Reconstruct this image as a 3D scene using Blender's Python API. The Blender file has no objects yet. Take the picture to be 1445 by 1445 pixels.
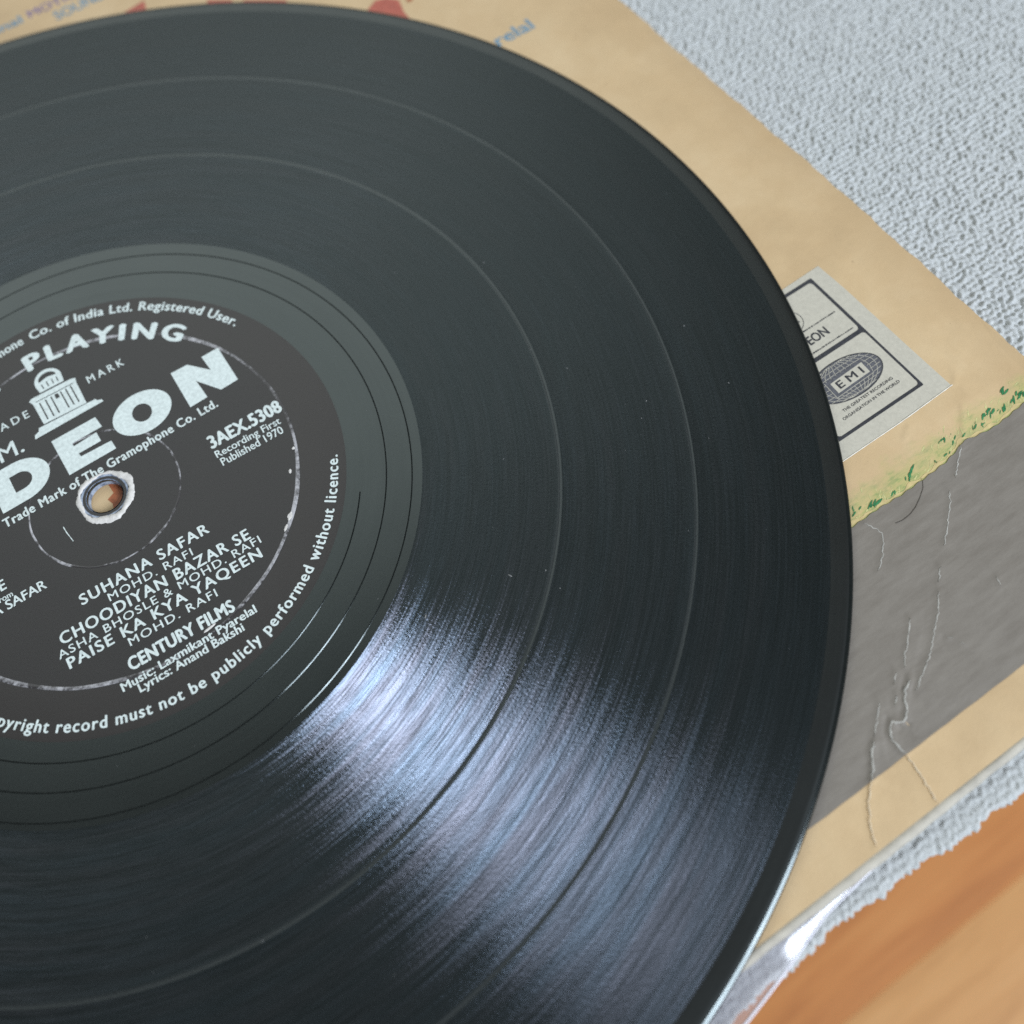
import bpy, bmesh, math, random
import numpy as np
from mathutils import Vector, Matrix

S = 0.001                      # everything below is written in millimetres
random.seed(7)
rng = np.random.default_rng(7)
scene = bpy.context.scene
col = scene.collection

# ------------------------------------------------------------------ camera
cam_d = bpy.data.cameras.new('camera')
cam = bpy.data.objects.new('camera', cam_d)
col.objects.link(cam)
R = Matrix(((0.8270264786754378, 0.5318295995090583, -0.18216607987147426),
            (-0.5573826041457319, 0.7335792400025982, -0.3888266081853615),
            (-0.07315624488331764, 0.4231061045686355, 0.9031220228248932)))
cam.matrix_world = Matrix.Translation(Vector((31.80088, -126.94881, 172.28163)) * S) @ R.to_4x4()
cam_d.sensor_width = 36.0
cam_d.lens = 33.762
cam_d.clip_start = 0.01
cam_d.clip_end = 20.0
cam_d.dof.use_dof = True
cam_d.dof.focus_distance = 0.192
cam_d.dof.aperture_fstop = 8.0
scene.camera = cam

# ------------------------------------------------------------------ room light
world = bpy.data.worlds.new('World')
scene.world = world
world.use_nodes = True
bg = world.node_tree.nodes['Background']
bg.inputs['Color'].default_value = (0.97, 1.0, 0.98, 1)
bg.inputs['Strength'].default_value = 0.085


def area_light(name, az, el, dist, w, h, power, color, target=(0, 0, 0)):
    d = bpy.data.lights.new(name, 'AREA')
    d.shape = 'RECTANGLE'
    d.size, d.size_y = w, h
    d.energy = power
    d.color = color
    o = bpy.data.objects.new(name, d)
    a, e = math.radians(az), math.radians(el)
    v = Vector((math.cos(e) * math.cos(a), math.cos(e) * math.sin(a), math.sin(e)))
    o.location = Vector(target) * S + v * dist
    o.rotation_euler = (-v).to_track_quat('-Z', 'Y').to_euler()
    col.objects.link(o)
    return o


# a window behind the photographer (three panes) and the bright far side of the room
for k in (-1, 0, 1):
    area_light('window_pane_light', -65 + 9.2 * k, 33, 2.0, 0.30, 0.85, 18.0, (0.80, 0.88, 1.0))
area_light('far_window_light', 84, 46, 2.4, 2.3, 1.75, 23.0, (0.93, 1.0, 0.99))

vs = scene.view_settings
vs.view_transform = 'Standard'
vs.look = 'None'
vs.exposure = 0.0
vs.gamma = 1.0
scene.render.engine = 'CYCLES'
scene.cycles.use_denoising = False
scene.cycles.max_bounces = 8
scene.cycles.transparent_max_bounces = 8
scene.cycles.sample_clamp_indirect = 6.0


# ------------------------------------------------------------------ node helper
class NT:
    def __init__(self, name):
        self.m = bpy.data.materials.new(name)
        self.m.use_nodes = True
        self.t = self.m.node_tree
        self.t.nodes.clear()
        self.out = self.t.nodes.new('ShaderNodeOutputMaterial')

    def put(self, sock, v):
        if hasattr(v, 'is_output') or isinstance(v, bpy.types.NodeSocket):
            self.t.links.new(v, sock)
        else:
            sock.default_value = v

    def n(self, typ, props=None, **ins):
        nd = self.t.nodes.new(typ)
        for k, v in (props or {}).items():
            setattr(nd, k, v)
        for k, v in ins.items():
            key = int(k[1:]) if k[0] == 'i' and k[1:].isdigit() else k.replace('_', ' ')
            self.put(nd.inputs[key], v)
        return nd

    def math(self, op, a, b=0.0, c=0.0, clamp=False):
        nd = self.t.nodes.new('ShaderNodeMath')
        nd.operation = op
        nd.use_clamp = clamp
        self.put(nd.inputs[0], a)
        self.put(nd.inputs[1], b)
        self.put(nd.inputs[2], c)
        return nd.outputs[0]

    def obj(self):
        return self.n('ShaderNodeTexCoord').outputs['Object']

    def noise(self, vec, scale, detail=2.0, rough=0.5, dist=0.0):
        nd = self.n('ShaderNodeTexNoise', None, Vector=vec, Scale=scale, Detail=detail, Roughness=rough, Distortion=dist)
        return nd.outputs[0]

    def ramp(self, fac, stops, interp='LINEAR'):
        nd = self.t.nodes.new('ShaderNodeValToRGB')
        cr = nd.color_ramp
        cr.interpolation = interp
        while len(cr.elements) > 1:
            cr.elements.remove(cr.elements[-1])
        for i, (p, c) in enumerate(stops):
            e = cr.elements[0] if i == 0 else cr.elements.new(p)
            e.position = p
            e.color = tuple(c) + (1,) if len(c) == 3 else c
        self.put(nd.inputs[0], fac)
        return nd.outputs[0]

    def mix(self, fac, a, b):
        nd = self.t.nodes.new('ShaderNodeMix')
        nd.data_type = 'RGBA'
        self.put(nd.inputs[0], fac)
        for i, v in ((6, a), (7, b)):
            self.put(nd.inputs[i], tuple(v) + (1,) if isinstance(v, tuple) and len(v) == 3 else v)
        return nd.outputs[2]

    def bump(self, height, strength, dist=0.0002, normal=None):
        nd = self.n('ShaderNodeBump', None, Strength=strength, Distance=dist, Height=height)
        if normal is not None:
            self.put(nd.inputs['Normal'], normal)
        return nd.outputs[0]

    def bsdf(self, **ins):
        b = self.t.nodes.new('ShaderNodeBsdfPrincipled')
        for k, v in ins.items():
            v = tuple(v) + (1,) if isinstance(v, tuple) and len(v) == 3 else v
            self.put(b.inputs[k.replace('_', ' ')], v)
        return b

    def done(self, b):
        self.t.links.new(b.outputs[0], self.out.inputs['Surface'])
        return self.m


def polar(t):
    o = t.obj()
    sp = t.n('ShaderNodeSeparateXYZ', None, Vector=o)
    x, y = sp.outputs[0], sp.outputs[1]
    r = t.math('SQRT', t.math('ADD', t.math('MULTIPLY', x, x), t.math('MULTIPLY', y, y)))
    ux, uy = t.math('DIVIDE', x, r), t.math('DIVIDE', y, r)
    return o, r, ux, uy


def ringvec(t, r, ux, uy, fr, fa):
    return t.n('ShaderNodeCombineXYZ', None, X=t.math('MULTIPLY', r, fr), Y=t.math('MULTIPLY', ux, fa),
               Z=t.math('MULTIPLY', uy, fa)).outputs[0]


# ------------------------------------------------------------------ materials
def mat_groove():
    # V-cut grooves: the lands give a faint flat sheen, the two groove walls a lobe that is
    # wide across the groove and narrow along it, different from ring to ring
    t = NT('grooved_vinyl')
    o, r, ux, uy = polar(t)
    fine = t.noise(ringvec(t, r, ux, uy, 1300, 1.6), 1.0, 3, 0.62)
    wide = t.noise(ringvec(t, r, ux, uy, 300, 2.2), 1.0, 2, 0.5)
    thin = t.noise(ringvec(t, r, ux, uy, 3400, 4.0), 1.0, 2, 0.6)
    dash = t.noise(ringvec(t, r, ux, uy, 2600, 17.0), 1.0, 2, 0.6)
    patch = t.noise(o, 70, 3, 0.6)
    spark = t.noise(o, 1700, 2.5, 0.65)
    mixv = t.math('ADD', t.math('MULTIPLY', fine, 0.5), t.math('ADD', t.math('MULTIPLY', wide, 0.12), t.math('MULTIPLY', thin, 0.38)))
    grow = t.n('ShaderNodeMapRange', None, Value=r, i1=0.066, i2=0.145, i3=1.2, i4=0.72).outputs[0]
    at = t.n('ShaderNodeMapRange', None, Value=mixv, i1=0.40, i2=0.62, i3=0.008, i4=0.118).outputs[0]
    at = t.math('MULTIPLY', at, grow)
    at = t.math('MAXIMUM', t.math('ADD', at, t.math('MULTIPLY', t.math('SUBTRACT', patch, 0.5), 0.04)), 0.010)
    AR = 0.20
    rough = t.math('POWER', t.math('MULTIPLY', at, AR), 0.25)
    anis = t.math('SUBTRACT', 1.0, t.math('SQRT', t.math('DIVIDE', at, AR)), clamp=True)
    tint = t.ramp(wide, [(0.34, (0.036, 0.0455, 0.058)), (0.5, (0.0395, 0.045, 0.056)), (0.64, (0.043, 0.0445, 0.054))])
    gain = t.n('ShaderNodeMapRange', None, Value=t.math('ADD', t.math('MULTIPLY', dash, 0.32), t.math('MULTIPLY', thin, 0.68)),
               i1=0.40, i2=0.62, i3=0.45, i4=1.75).outputs[0]
    # groove-wall reflection dimmed through its colour towards the rim
    gain = t.math('MULTIPLY', gain, t.n('ShaderNodeMapRange', None, Value=r, i1=0.070, i2=0.142, i3=1.3, i4=0.31).outputs[0])
    vm = t.n('ShaderNodeVectorMath', dict(operation='SCALE'), i0=tint)
    t.put(vm.inputs['Scale'], gain)
    grit = t.noise(o, 2600, 2, 0.7)
    base = t.ramp(grit, [(0.30, (0.002, 0.003, 0.0028)), (0.72, (0.0045, 0.006, 0.006))])
    tan = t.n('ShaderNodeTangent', dict(direction_type='RADIAL', axis='Z')).outputs[0]
    land = t.bsdf(Base_Color=base, Roughness=0.37, IOR=1.52, Specular_IOR_Level=0.40, Specular_Tint=(0.82, 0.98, 1.0), Anisotropic=0.6,
                  Anisotropic_Rotation=0.25, Tangent=tan, Normal=t.bump(spark, 0.25, 0.0001))
    out = land.outputs[0]
    for k in (0.84, -0.84):
        nv = t.n('ShaderNodeCombineXYZ', None, X=t.math('MULTIPLY', ux, k), Y=t.math('MULTIPLY', uy, k), Z=1.0).outputs[0]
        nn = t.n('ShaderNodeVectorMath', dict(operation='NORMALIZE'), i0=nv).outputs[0]
        cs = t.n('ShaderNodeVectorMath', dict(operation='SCALE'), i0=vm.outputs[0])
        cs.inputs['Scale'].default_value = 1.0 if k > 0 else 0.4
        g = t.n('ShaderNodeBsdfAnisotropic', dict(distribution='BECKMANN'), Color=cs.outputs[0], Roughness=rough, Anisotropy=anis,
                Tangent=tan, Normal=t.bump(spark, 0.45, 0.00013, nn))
        out = t.n('ShaderNodeAddShader', None, i0=out, i1=g.outputs[0]).outputs[0]
    t.t.links.new(out, t.out.inputs['Surface'])
    return t.m


def mat_vinyl(name, rough=0.22, base=(0.008, 0.0095, 0.009)):
    t = NT(name)
    o, r, ux, uy = polar(t)
    ring = t.noise(ringvec(t, r, ux, uy, 900, 1.6), 1.0, 3, 0.6)
    blot = t.noise(o, 70, 4, 0.6)
    rg = t.math('ADD', rough - 0.05, t.math('ADD', t.math('MULTIPLY', ring, 0.10), t.math('MULTIPLY', blot, 0.08)))
    grit = t.noise(o, 2600, 2, 0.7)
    bc = t.ramp(grit, [(0.3, tuple(v * 0.7 for v in base)), (0.72, tuple(v * 1.4 for v in base))])
    nrm = t.bump(t.noise(o, 1400, 2, 0.5), 0.05, 0.00005)
    return t.done(t.bsdf(Base_Color=bc, Roughness=rg, IOR=1.62, Normal=nrm, Specular_Tint=(0.88, 1.0, 0.99)))


def mat_label():
    t = NT('black_label_paper')
    o, r, ux, uy = polar(t)
    n1 = t.noise(o, 2400, 3, 0.7)
    n2 = t.noise(o, 35, 4, 0.6)
    bc = t.mix(n2, (0.022, 0.020, 0.019), (0.032, 0.028, 0.025))
    bc = t.mix(t.math('MULTIPLY', n1, 0.6), bc, (0.042, 0.041, 0.040))
    rim = t.math('GREATER_THAN', r, 0.0412)
    bc = t.mix(t.math('MULTIPLY', rim, 0.2), bc, (0.052, 0.042, 0.034))
    nrm = t.bump(t.noise(o, 1500, 3, 0.6), 0.12, 0.00008)
    return t.done(t.bsdf(Base_Color=bc, Roughness=0.47, Normal=nrm))


def mat_plain(name, c, rough=0.6, var=0.12, scale=900, bump=0.0, c2=None, spec=0.5):
    t = NT(name)
    o = t.obj()
    n = t.noise(o, scale, 3, 0.65)
    c2 = c2 or tuple(min(1, v * (1 + var)) for v in c)
    c1 = tuple(v * (1 - var) for v in c)
    bc = t.ramp(n, [(0.32, c1), (0.68, c2)])
    kw = dict(Base_Color=bc, Roughness=rough, Specular_IOR_Level=spec)
    if bump:
        kw['Normal'] = t.bump(t.noise(o, scale * 0.7, 3, 0.6), bump, 0.0001)
    return t.done(t.bsdf(**kw))


def mat_worn_ring():
    # ridge pressed into the label: ink rubbed off along it in broken patches
    t = NT('rubbed_label_ridge')
    o, r, ux, uy = polar(t)
    big = t.noise(ringvec(t, r, ux, uy, 60, 2.6), 1.0, 2, 0.6)
    sm = t.noise(o, 750, 4, 0.75)
    f = t.math('ADD', t.math('MULTIPLY', big, 1.25), t.math('MULTIPLY', sm, 0.95))
    fac = t.n('ShaderNodeMapRange', None, Value=f, i1=1.03, i2=1.34, i3=0.0, i4=1.0).outputs[0]
    bc = t.mix(fac, (0.040, 0.036, 0.036), (0.50, 0.49, 0.50))
    return t.done(t.bsdf(Base_Color=bc, Roughness=0.36))


def mat_card():
    t = NT('aged_cream_card')
    o = t.obj()
    big = t.noise(o, 24, 5, 0.68)
    mid = t.noise(o, 110, 4, 0.65)
    fine = t.noise(o, 1500, 3, 0.7)
    bc = t.ramp(big, [(0.3, (0.55, 0.37, 0.19)), (0.5, (0.68, 0.475, 0.255)), (0.7, (0.78, 0.575, 0.335))])
    bc = t.mix(t.math('MULTIPLY', mid, 0.35), bc, (0.60, 0.47, 0.28))
    bc = t.mix(t.math('MULTIPLY', fine, 0.22), bc, (0.50, 0.38, 0.23))
    # shade of the drooping opening edge painted in brown, and small foxing spots
    sp = t.n('ShaderNodeSeparateXYZ', None, Vector=o)
    e = t.n('ShaderNodeMapRange', None, Value=t.math('ADD', sp.outputs[0], t.math('MULTIPLY', mid, 0.012)),
            i1=0.166, i2=0.184, i3=0.0, i4=0.55).outputs[0]
    bc = t.mix(e, bc, (0.47, 0.32, 0.17))
    # yellow-green printed wash just above the grey band
    wash = t.n('ShaderNodeMapRange', None, Value=t.math('ADD', sp.outputs[1], t.math('MULTIPLY', t.math('SUBTRACT', t.noise(o, 160, 4, 0.7), 0.5), 0.012)),
               i1=-0.0925, i2=-0.0865, i3=0.85, i4=0.0).outputs[0]
    wash = t.math('MULTIPLY', wash, t.math('GREATER_THAN', sp.outputs[1], -0.0950))
    mpw = t.n('ShaderNodeMapping', None, Vector=o)
    mpw.inputs['Rotation'].default_value = (0, 0, math.radians(-35))
    mpw.inputs['Scale'].default_value = (1, 3.5, 1)
    streaks = t.noise(mpw.outputs[0], 330, 4, 0.7)
    bc = t.mix(wash, bc, t.ramp(streaks, [(0.33, (0.64, 0.50, 0.22)), (0.52, (0.46, 0.46, 0.17)), (0.68, (0.20, 0.34, 0.11))]))
    spots = t.n('ShaderNodeTexVoronoi', None, Vector=o, Scale=210.0).outputs[0]
    sf = t.math('LESS_THAN', t.math('ADD', spots, t.math('MULTIPLY', mid, 0.4)), 0.205)
    bc = t.mix(t.math('MULTIPLY', sf, 0.45), bc, (0.30, 0.20, 0.11))
    nrm = t.bump(t.math('ADD', t.math('MULTIPLY', mid, 0.8), t.math('MULTIPLY', fine, 0.25)), 0.35, 0.0003)
    return t.done(t.bsdf(Base_Color=bc, Roughness=0.55, Normal=nrm, Specular_IOR_Level=0.35))


def mat_grey_print():
    t = NT('grey_printed_card')
    o = t.obj()
    mp = t.n('ShaderNodeMapping', None, Vector=o)
    mp.inputs['Rotation'].default_value = (0, 0, math.radians(-14))
    mp.inputs['Scale'].default_value = (1, 5, 1)
    st = t.noise(mp.outputs[0], 130, 5, 0.7)
    fine = t.noise(o, 1500, 3, 0.7)
    big = t.noise(o, 22, 3, 0.6)
    bc = t.ramp(st, [(0.3, (0.19, 0.163, 0.132)), (0.7, (0.275, 0.243, 0.203))])
    bc = t.mix(t.math('MULTIPLY', fine, 0.3), bc, (0.28, 0.255, 0.225))
    bc = t.mix(t.math('MULTIPLY', big, 0.35), bc, (0.20, 0.175, 0.14))
    nrm = t.bump(t.math('ADD', t.noise(o, 110, 4, 0.65), t.math('MULTIPLY', fine, 0.2)), 0.30, 0.0003)
    return t.done(t.bsdf(Base_Color=bc, Roughness=0.5, Normal=nrm, Specular_IOR_Level=0.4))


def mat_cloth():
    t = NT('white_looped_cloth')
    o = t.obj()
    n = t.noise(o, 2200, 3, 0.7)
    big = t.noise(o, 18, 3, 0.5)
    bc = t.ramp(n, [(0.3, (0.44, 0.447, 0.435)), (0.7, (0.64, 0.645, 0.625))])
    bc = t.mix(t.math('MULTIPLY', big, 0.35), bc, (0.50, 0.54, 0.52))
    nrm = t.bump(t.noise(o, 1500, 4, 0.75), 0.9, 0.00022)
    return t.done(t.bsdf(Base_Color=bc, Roughness=0.8, Normal=nrm, Specular_IOR_Level=0.25,
                         Sheen_Weight=0.3, Sheen_Roughness=0.5))


def mat_wood(name, c1, c2, c3):
    t = NT(name)
    o = t.obj()
    mp = t.n('ShaderNodeMapping', None, Vector=o)
    mp.inputs['Scale'].default_value = (2.2, 26, 26)
    g = t.noise(mp.outputs[0], 4.0, 5, 0.6, 0.8)
    mp2 = t.n('ShaderNodeMapping', None, Vector=o)
    mp2.inputs['Scale'].default_value = (8, 210, 210)
    g2 = t.noise(mp2.outputs[0], 3.0, 3, 0.6)
    bc = t.ramp(g, [(0.28, c1), (0.52, c2), (0.75, c3)])
    bc = t.mix(t.math('MULTIPLY', g2, 0.35), bc, c1)
    nrm = t.bump(g2, 0.15, 0.0003)
    return t.done(t.bsdf(Base_Color=bc, Roughness=0.42, Normal=nrm))


def mat_plastic():
    t = NT('clear_polythene')
    o = t.obj()
    n = t.noise(o, 60, 3, 0.5)
    tr = t.n('ShaderNodeBsdfTransparent')
    tr.inputs[0].default_value = (0.97, 0.97, 0.98, 1)
    gl = t.n('ShaderNodeBsdfGlossy', None, Roughness=0.20, Normal=t.bump(n, 0.05, 0.0004))
    df = t.n('ShaderNodeBsdfDiffuse')
    df.inputs[0].default_value = (0.82, 0.80, 0.86, 1)
    fc = t.n('ShaderNodeLayerWeight', None, Blend=0.5).outputs['Facing']
    fres = t.math('ADD', 0.05, t.math('MULTIPLY', t.math('POWER', fc, 5.0), 0.9))
    m1 = t.n('ShaderNodeMixShader', None, i0=t.math('ADD', 0.08, t.math('MULTIPLY', n, 0.10)), i1=tr.outputs[0], i2=df.outputs[0])
    m2 = t.n('ShaderNodeMixShader', None, i0=fres, i1=m1.outputs[0], i2=gl.outputs[0])
    return t.done(m2)


M = dict(
    groove=mat_groove(), smooth=mat_vinyl('smooth_vinyl', 0.24), gap=mat_vinyl('track_gap_vinyl', 0.38, (0.019, 0.021, 0.021)),
    wet=mat_vinyl('runout_vinyl', 0.09), edge=mat_vinyl('edge_vinyl', 0.10), rim=mat_vinyl('rim_vinyl', 0.36, (0.008, 0.0075, 0.0065)), label=mat_label(), ridge=mat_worn_ring(),
    silver=mat_plain('silver_ink', (0.74, 0.82, 0.78), 0.5, 0.14, 1400),
    torn=mat_plain('torn_paper_fibre', (0.74, 0.71, 0.66), 0.8, 0.15, 1200, 0.5),
    bluecore=mat_plain('blue_white_core', (0.16, 0.21, 0.33), 0.35, 0.5, 700, 0.3, (0.45, 0.52, 0.62)),
    card=mat_card(), grey=mat_grey_print(),
    panel=mat_plain('pale_printed_panel', (0.57, 0.53, 0.43), 0.55, 0.07, 1300, 0.15),
    black=mat_plain('black_ink', (0.045, 0.045, 0.05), 0.5, 0.3, 1500),
    globe=mat_plain('grey_halftone_ink', (0.115, 0.115, 0.125), 0.5, 0.3, 2400),
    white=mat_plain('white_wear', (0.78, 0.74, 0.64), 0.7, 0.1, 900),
    crease=mat_plain('cracked_card_fibre', (0.44, 0.42, 0.37), 0.8, 0.2, 1200),
    creamfold=mat_plain('cream_fold_highlight', (0.74, 0.61, 0.42), 0.7, 0.12, 900),
    blueink=mat_plain('blue_ink', (0.14, 0.29, 0.40), 0.55, 0.2, 900),
    purpleink=mat_plain('purple_ink', (0.20, 0.15, 0.30), 0.55, 0.2, 900),
    redink=mat_plain('brick_red_ink', (0.46, 0.115, 0.075), 0.55, 0.15, 500),
    brownink=mat_plain('brown_ink', (0.42, 0.13, 0.05), 0.6, 0.3, 500),
    green=mat_plain('green_crayon_ink', (0.035, 0.21, 0.075), 0.6, 0.35, 800),
    lime=mat_plain('yellow_green_ink', (0.60, 0.56, 0.25), 0.6, 0.2, 800),
    yellow=mat_plain('yellow_ink', (0.64, 0.50, 0.23), 0.6, 0.15, 600),
    cloth=mat_cloth(), plastic=mat_plastic(),
    seam=mat_plain('cloudy_plastic_seam', (0.80, 0.79, 0.86), 0.25, 0.06, 300),
    spine=mat_plain('worn_card_edge', (0.45, 0.41, 0.33), 0.6, 0.15, 300, 0.3),
    dark=mat_plain('dark_hair', (0.06, 0.045, 0.035), 0.5),
    dust=mat_plain('dust', (0.30, 0.30, 0.29), 0.9),
    tablewood=mat_wood('table_wood', (0.30, 0.15, 0.06), (0.42, 0.22, 0.10), (0.5, 0.28, 0.13)),
)


# ------------------------------------------------------------------ mesh helpers (mm in, m out)
def mesh_obj(name, verts, faces, mat, parent=None, smooth=False, loc=None):
    me = bpy.data.meshes.new(name)
    v = np.asarray(verts, dtype=np.float64) * S
    me.from_pydata(v.tolist(), [], faces)
    if smooth:
        me.polygons.foreach_set('use_smooth', [True] * len(me.polygons))
    me.materials.append(mat)
    me.update()
    o = bpy.data.objects.new(name, me)
    col.objects.link(o)
    if parent is not None:
        o.parent = parent
    if loc is not None:
        o.location = Vector(loc) * S
    return o


def lathe(name, prof, mat, parent, seg=360, smooth=True, closed=False):
    n = len(prof)
    vs_, fs = [], []
    for k in range(seg):
        a = 2 * math.pi * k / seg
        c, s = math.cos(a), math.sin(a)
        vs_ += [(r * c, r * s, z) for r, z in prof]
    for k in range(seg):
        k2 = (k + 1) % seg
        for i in range(n - 1 if not closed else n):
            j = (i + 1) % n
            fs.append((k * n + i, k * n + j, k2 * n + j, k2 * n + i))
    o = mesh_obj(name, vs_, fs, mat, parent, smooth)
    return o


def thing(name, label, cat, loc=(0, 0, 0), group=None):
    o = bpy.data.objects.new(name, None)
    o.empty_display_size = 0.02
    col.objects.link(o)
    o.location = Vector(loc) * S
    tag(o, label, cat, group)
    return o


def tag(o, label, cat, group=None):
    o['label'] = label
    o['category'] = cat
    if group:
        o['group'] = group


# lettering: built-in font outlines flattened to meshes
_glyph = {}


def text_mesh(txt, bold=0.0, spacing=1.0):
    key = (txt, bold, spacing)
    if key not in _glyph:
        cu = bpy.data.curves.new('t', 'FONT')
        cu.body = txt
        cu.size = 1.0
        cu.space_character = spacing
        cu.resolution_u = 4
        cu.fill_mode = 'FRONT'
        ob = bpy.data.objects.new('t', cu)
        col.objects.link(ob)
        dg = bpy.context.evaluated_depsgraph_get()
        me = bpy.data.meshes.new_from_object(ob.evaluated_get(dg))
        v = np.array([w.co[:] for w in me.vertices])
        f = [tuple(p.vertices) for p in me.polygons]
        f2 = []
        for p in f:
            a, b, c = v[p[0]], v[p[1]], v[p[2]]
            cr = (b[0] - a[0]) * (c[1] - a[1]) - (b[1] - a[1]) * (c[0] - a[0])
            f2.append(p if cr >= 0 else p[::-1])
        if bold > 0:
            # heavier strokes: the outline struck several times, microns apart
            vv, ff = [], []
            w_ = bold * 0.95
            for k_, (dx, dy) in enumerate(((0, 0), (-w_, 0), (w_, 0), (0, -w_ * 0.6), (0, w_ * 0.6))):
                b0 = len(v) * k_
                vv.append(v + np.array([dx, dy, k_]))
                ff += [tuple(q + b0 for q in p) for p in f2]
            v, f2 = np.concatenate(vv), ff
        col.objects.unlink(ob)
        bpy.data.objects.remove(ob)
        bpy.data.meshes.remove(me)
        bpy.data.curves.remove(cu)
        _glyph[key] = (v, f2)
    return _glyph[key]


CAP = 0.729      # cap height of the built-in font at size 1 (checked below)
_v, _ = text_mesh('H')
CAP = float(_v[:, 1].max())


def split_tris(vs_, f):
    """swollen glyph outlines can overlap: keep their triangles microns apart"""
    V, F = [], []
    for i, t in enumerate(f):
        b = len(V)
        V += [(vs_[k][0], vs_[k][1], vs_[k][2] + 0.0005 * (i % 7)) for k in t]
        F.append(tuple(range(b, b + len(t))))
    return V, F


def line_text(txt, x0, y0, x1, y1, cap, mat, parent, zf, bold=0.02, spacing=1.0, name='lettering'):
    v, f = text_mesh(txt, bold, spacing)
    w = v[:, 0].max() - v[:, 0].min()
    d = np.array([x1 - x0, y1 - y0])
    L = np.hypot(*d)
    d = d / L
    nrm = np.array([-d[1], d[0]])
    u = (v[:, 0] - v[:, 0].min()) / w * L
    h = v[:, 1] / CAP * cap
    P = np.array([x0, y0]) + u[:, None] * d + h[:, None] * nrm
    vs_ = [(a, b, zf(a, b) + 0.004 * k_) for (a, b), k_ in zip(P, v[:, 2])]
    return mesh_obj(name, *split_tris(vs_, f), mat, parent)


def arc_text(txt, r, a0, a1, cap, mat, parent, z, bold=0.02, spacing=1.0, inward=False, name='lettering'):
    # a0 -> a1 degrees along the reading direction, r = baseline radius
    v, f = text_mesh(txt, bold, spacing)
    w = v[:, 0].max() - v[:, 0].min()
    u = (v[:, 0] - v[:, 0].min()) / w
    h = v[:, 1] / CAP * cap
    a = np.radians(a0 + (a1 - a0) * u)
    rr = r - h if inward else r + h
    vs_ = np.stack([rr * np.cos(a), rr * np.sin(a), z + 0.004 * v[:, 2]], 1)
    return mesh_obj(name, *split_tris(vs_, f), mat, parent)


def poly_mesh(name, outer, mat, parent, zf, holes=(), subd=None):
    """flat (or draped) polygon with holes"""
    bm = bmesh.new()
    edges = []
    for ring in (outer,) + tuple(holes):
        vv = [bm.verts.new((x, y, 0)) for x, y in ring]
        edges += [bm.edges.new((vv[i], vv[(i + 1) % len(vv)])) for i in range(len(vv))]
    bmesh.ops.triangle_fill(bm, use_beauty=True, edges=edges, normal=(0, 0, 1))
    bm.verts.index_update()
    vs_ = [(v.co.x, v.co.y, zf(v.co.x, v.co.y)) for v in bm.verts]
    fs = []
    for f in bm.faces:
        q = [v.index for v in f.verts]
        a, b, c = (vs_[i] for i in q[:3])
        cr = (b[0] - a[0]) * (c[1] - a[1]) - (b[1] - a[1]) * (c[0] - a[0])
        fs.append(q if cr > 0 else q[::-1])
    bm.free()
    return mesh_obj(name, vs_, fs, mat, parent)


def ell(cx, cy, rx, ry, n=48, rot=0.0, p=2.0):
    out = []
    for k in range(n):
        a = 2 * math.pi * k / n
        c, s = math.cos(a), math.sin(a)
        x = rx * math.copysign(abs(c) ** (2 / p), c)
        y = ry * math.copysign(abs(s) ** (2 / p), s)
        out.append((cx + x * math.cos(rot) - y * math.sin(rot), cy + x * math.sin(rot) + y * math.cos(rot)))
    return out


def strip(path, widths, zf, lift):
    """raised ridge following a path: three rows (edge, crest, edge)"""
    P = np.array(path, float)
    T = np.gradient(P, axis=0)
    T /= np.linalg.norm(T, axis=1)[:, None] + 1e-9
    N = np.stack([-T[:, 1], T[:, 0]], 1)
    vs_, fs = [], []
    for i in range(len(P)):
        w = widths[i]
        for k, s in enumerate((-1, 0, 1)):
            q = P[i] + N[i] * s * w / 2
            vs_.append((q[0], q[1], zf(q[0], q[1]) + (lift if s == 0 else 0.0)))
    for i in range(len(P) - 1):
        for k in range(2):
            fs.append((i * 3 + k + 1, i * 3 + k, i * 3 + 3 + k, i * 3 + 4 + k))
    return vs_, fs


def resample(path, step):
    P = np.array(path, float)
    d = np.r_[0, np.cumsum(np.hypot(*np.diff(P, axis=0).T))]
    n = max(3, int(d[-1] / step) + 1)
    t = np.linspace(0, d[-1], n)
    return np.stack([np.interp(t, d, P[:, 0]), np.interp(t, d, P[:, 1])], 1)


# ------------------------------------------------------------------ floor far below
FLOOR = -250.0
floor_m = [mat_wood('floor_wood_a', (0.48, 0.18, 0.05), (0.64, 0.265, 0.075), (0.71, 0.325, 0.10)),
           mat_wood('floor_wood_b', (0.52, 0.25, 0.08), (0.70, 0.365, 0.125), (0.76, 0.425, 0.165)),
           mat_wood('floor_wood_c', (0.40, 0.20, 0.08), (0.55, 0.30, 0.13), (0.60, 0.36, 0.17))]
floor = mesh_obj('floor', [(-900, -900, FLOOR - 12), (900, -900, FLOOR - 12), (900, 900, FLOOR - 12), (-900, 900, FLOOR - 12)],
                 [(0, 1, 2, 3)], M['dark'])
floor['kind'] = 'structure'


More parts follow.
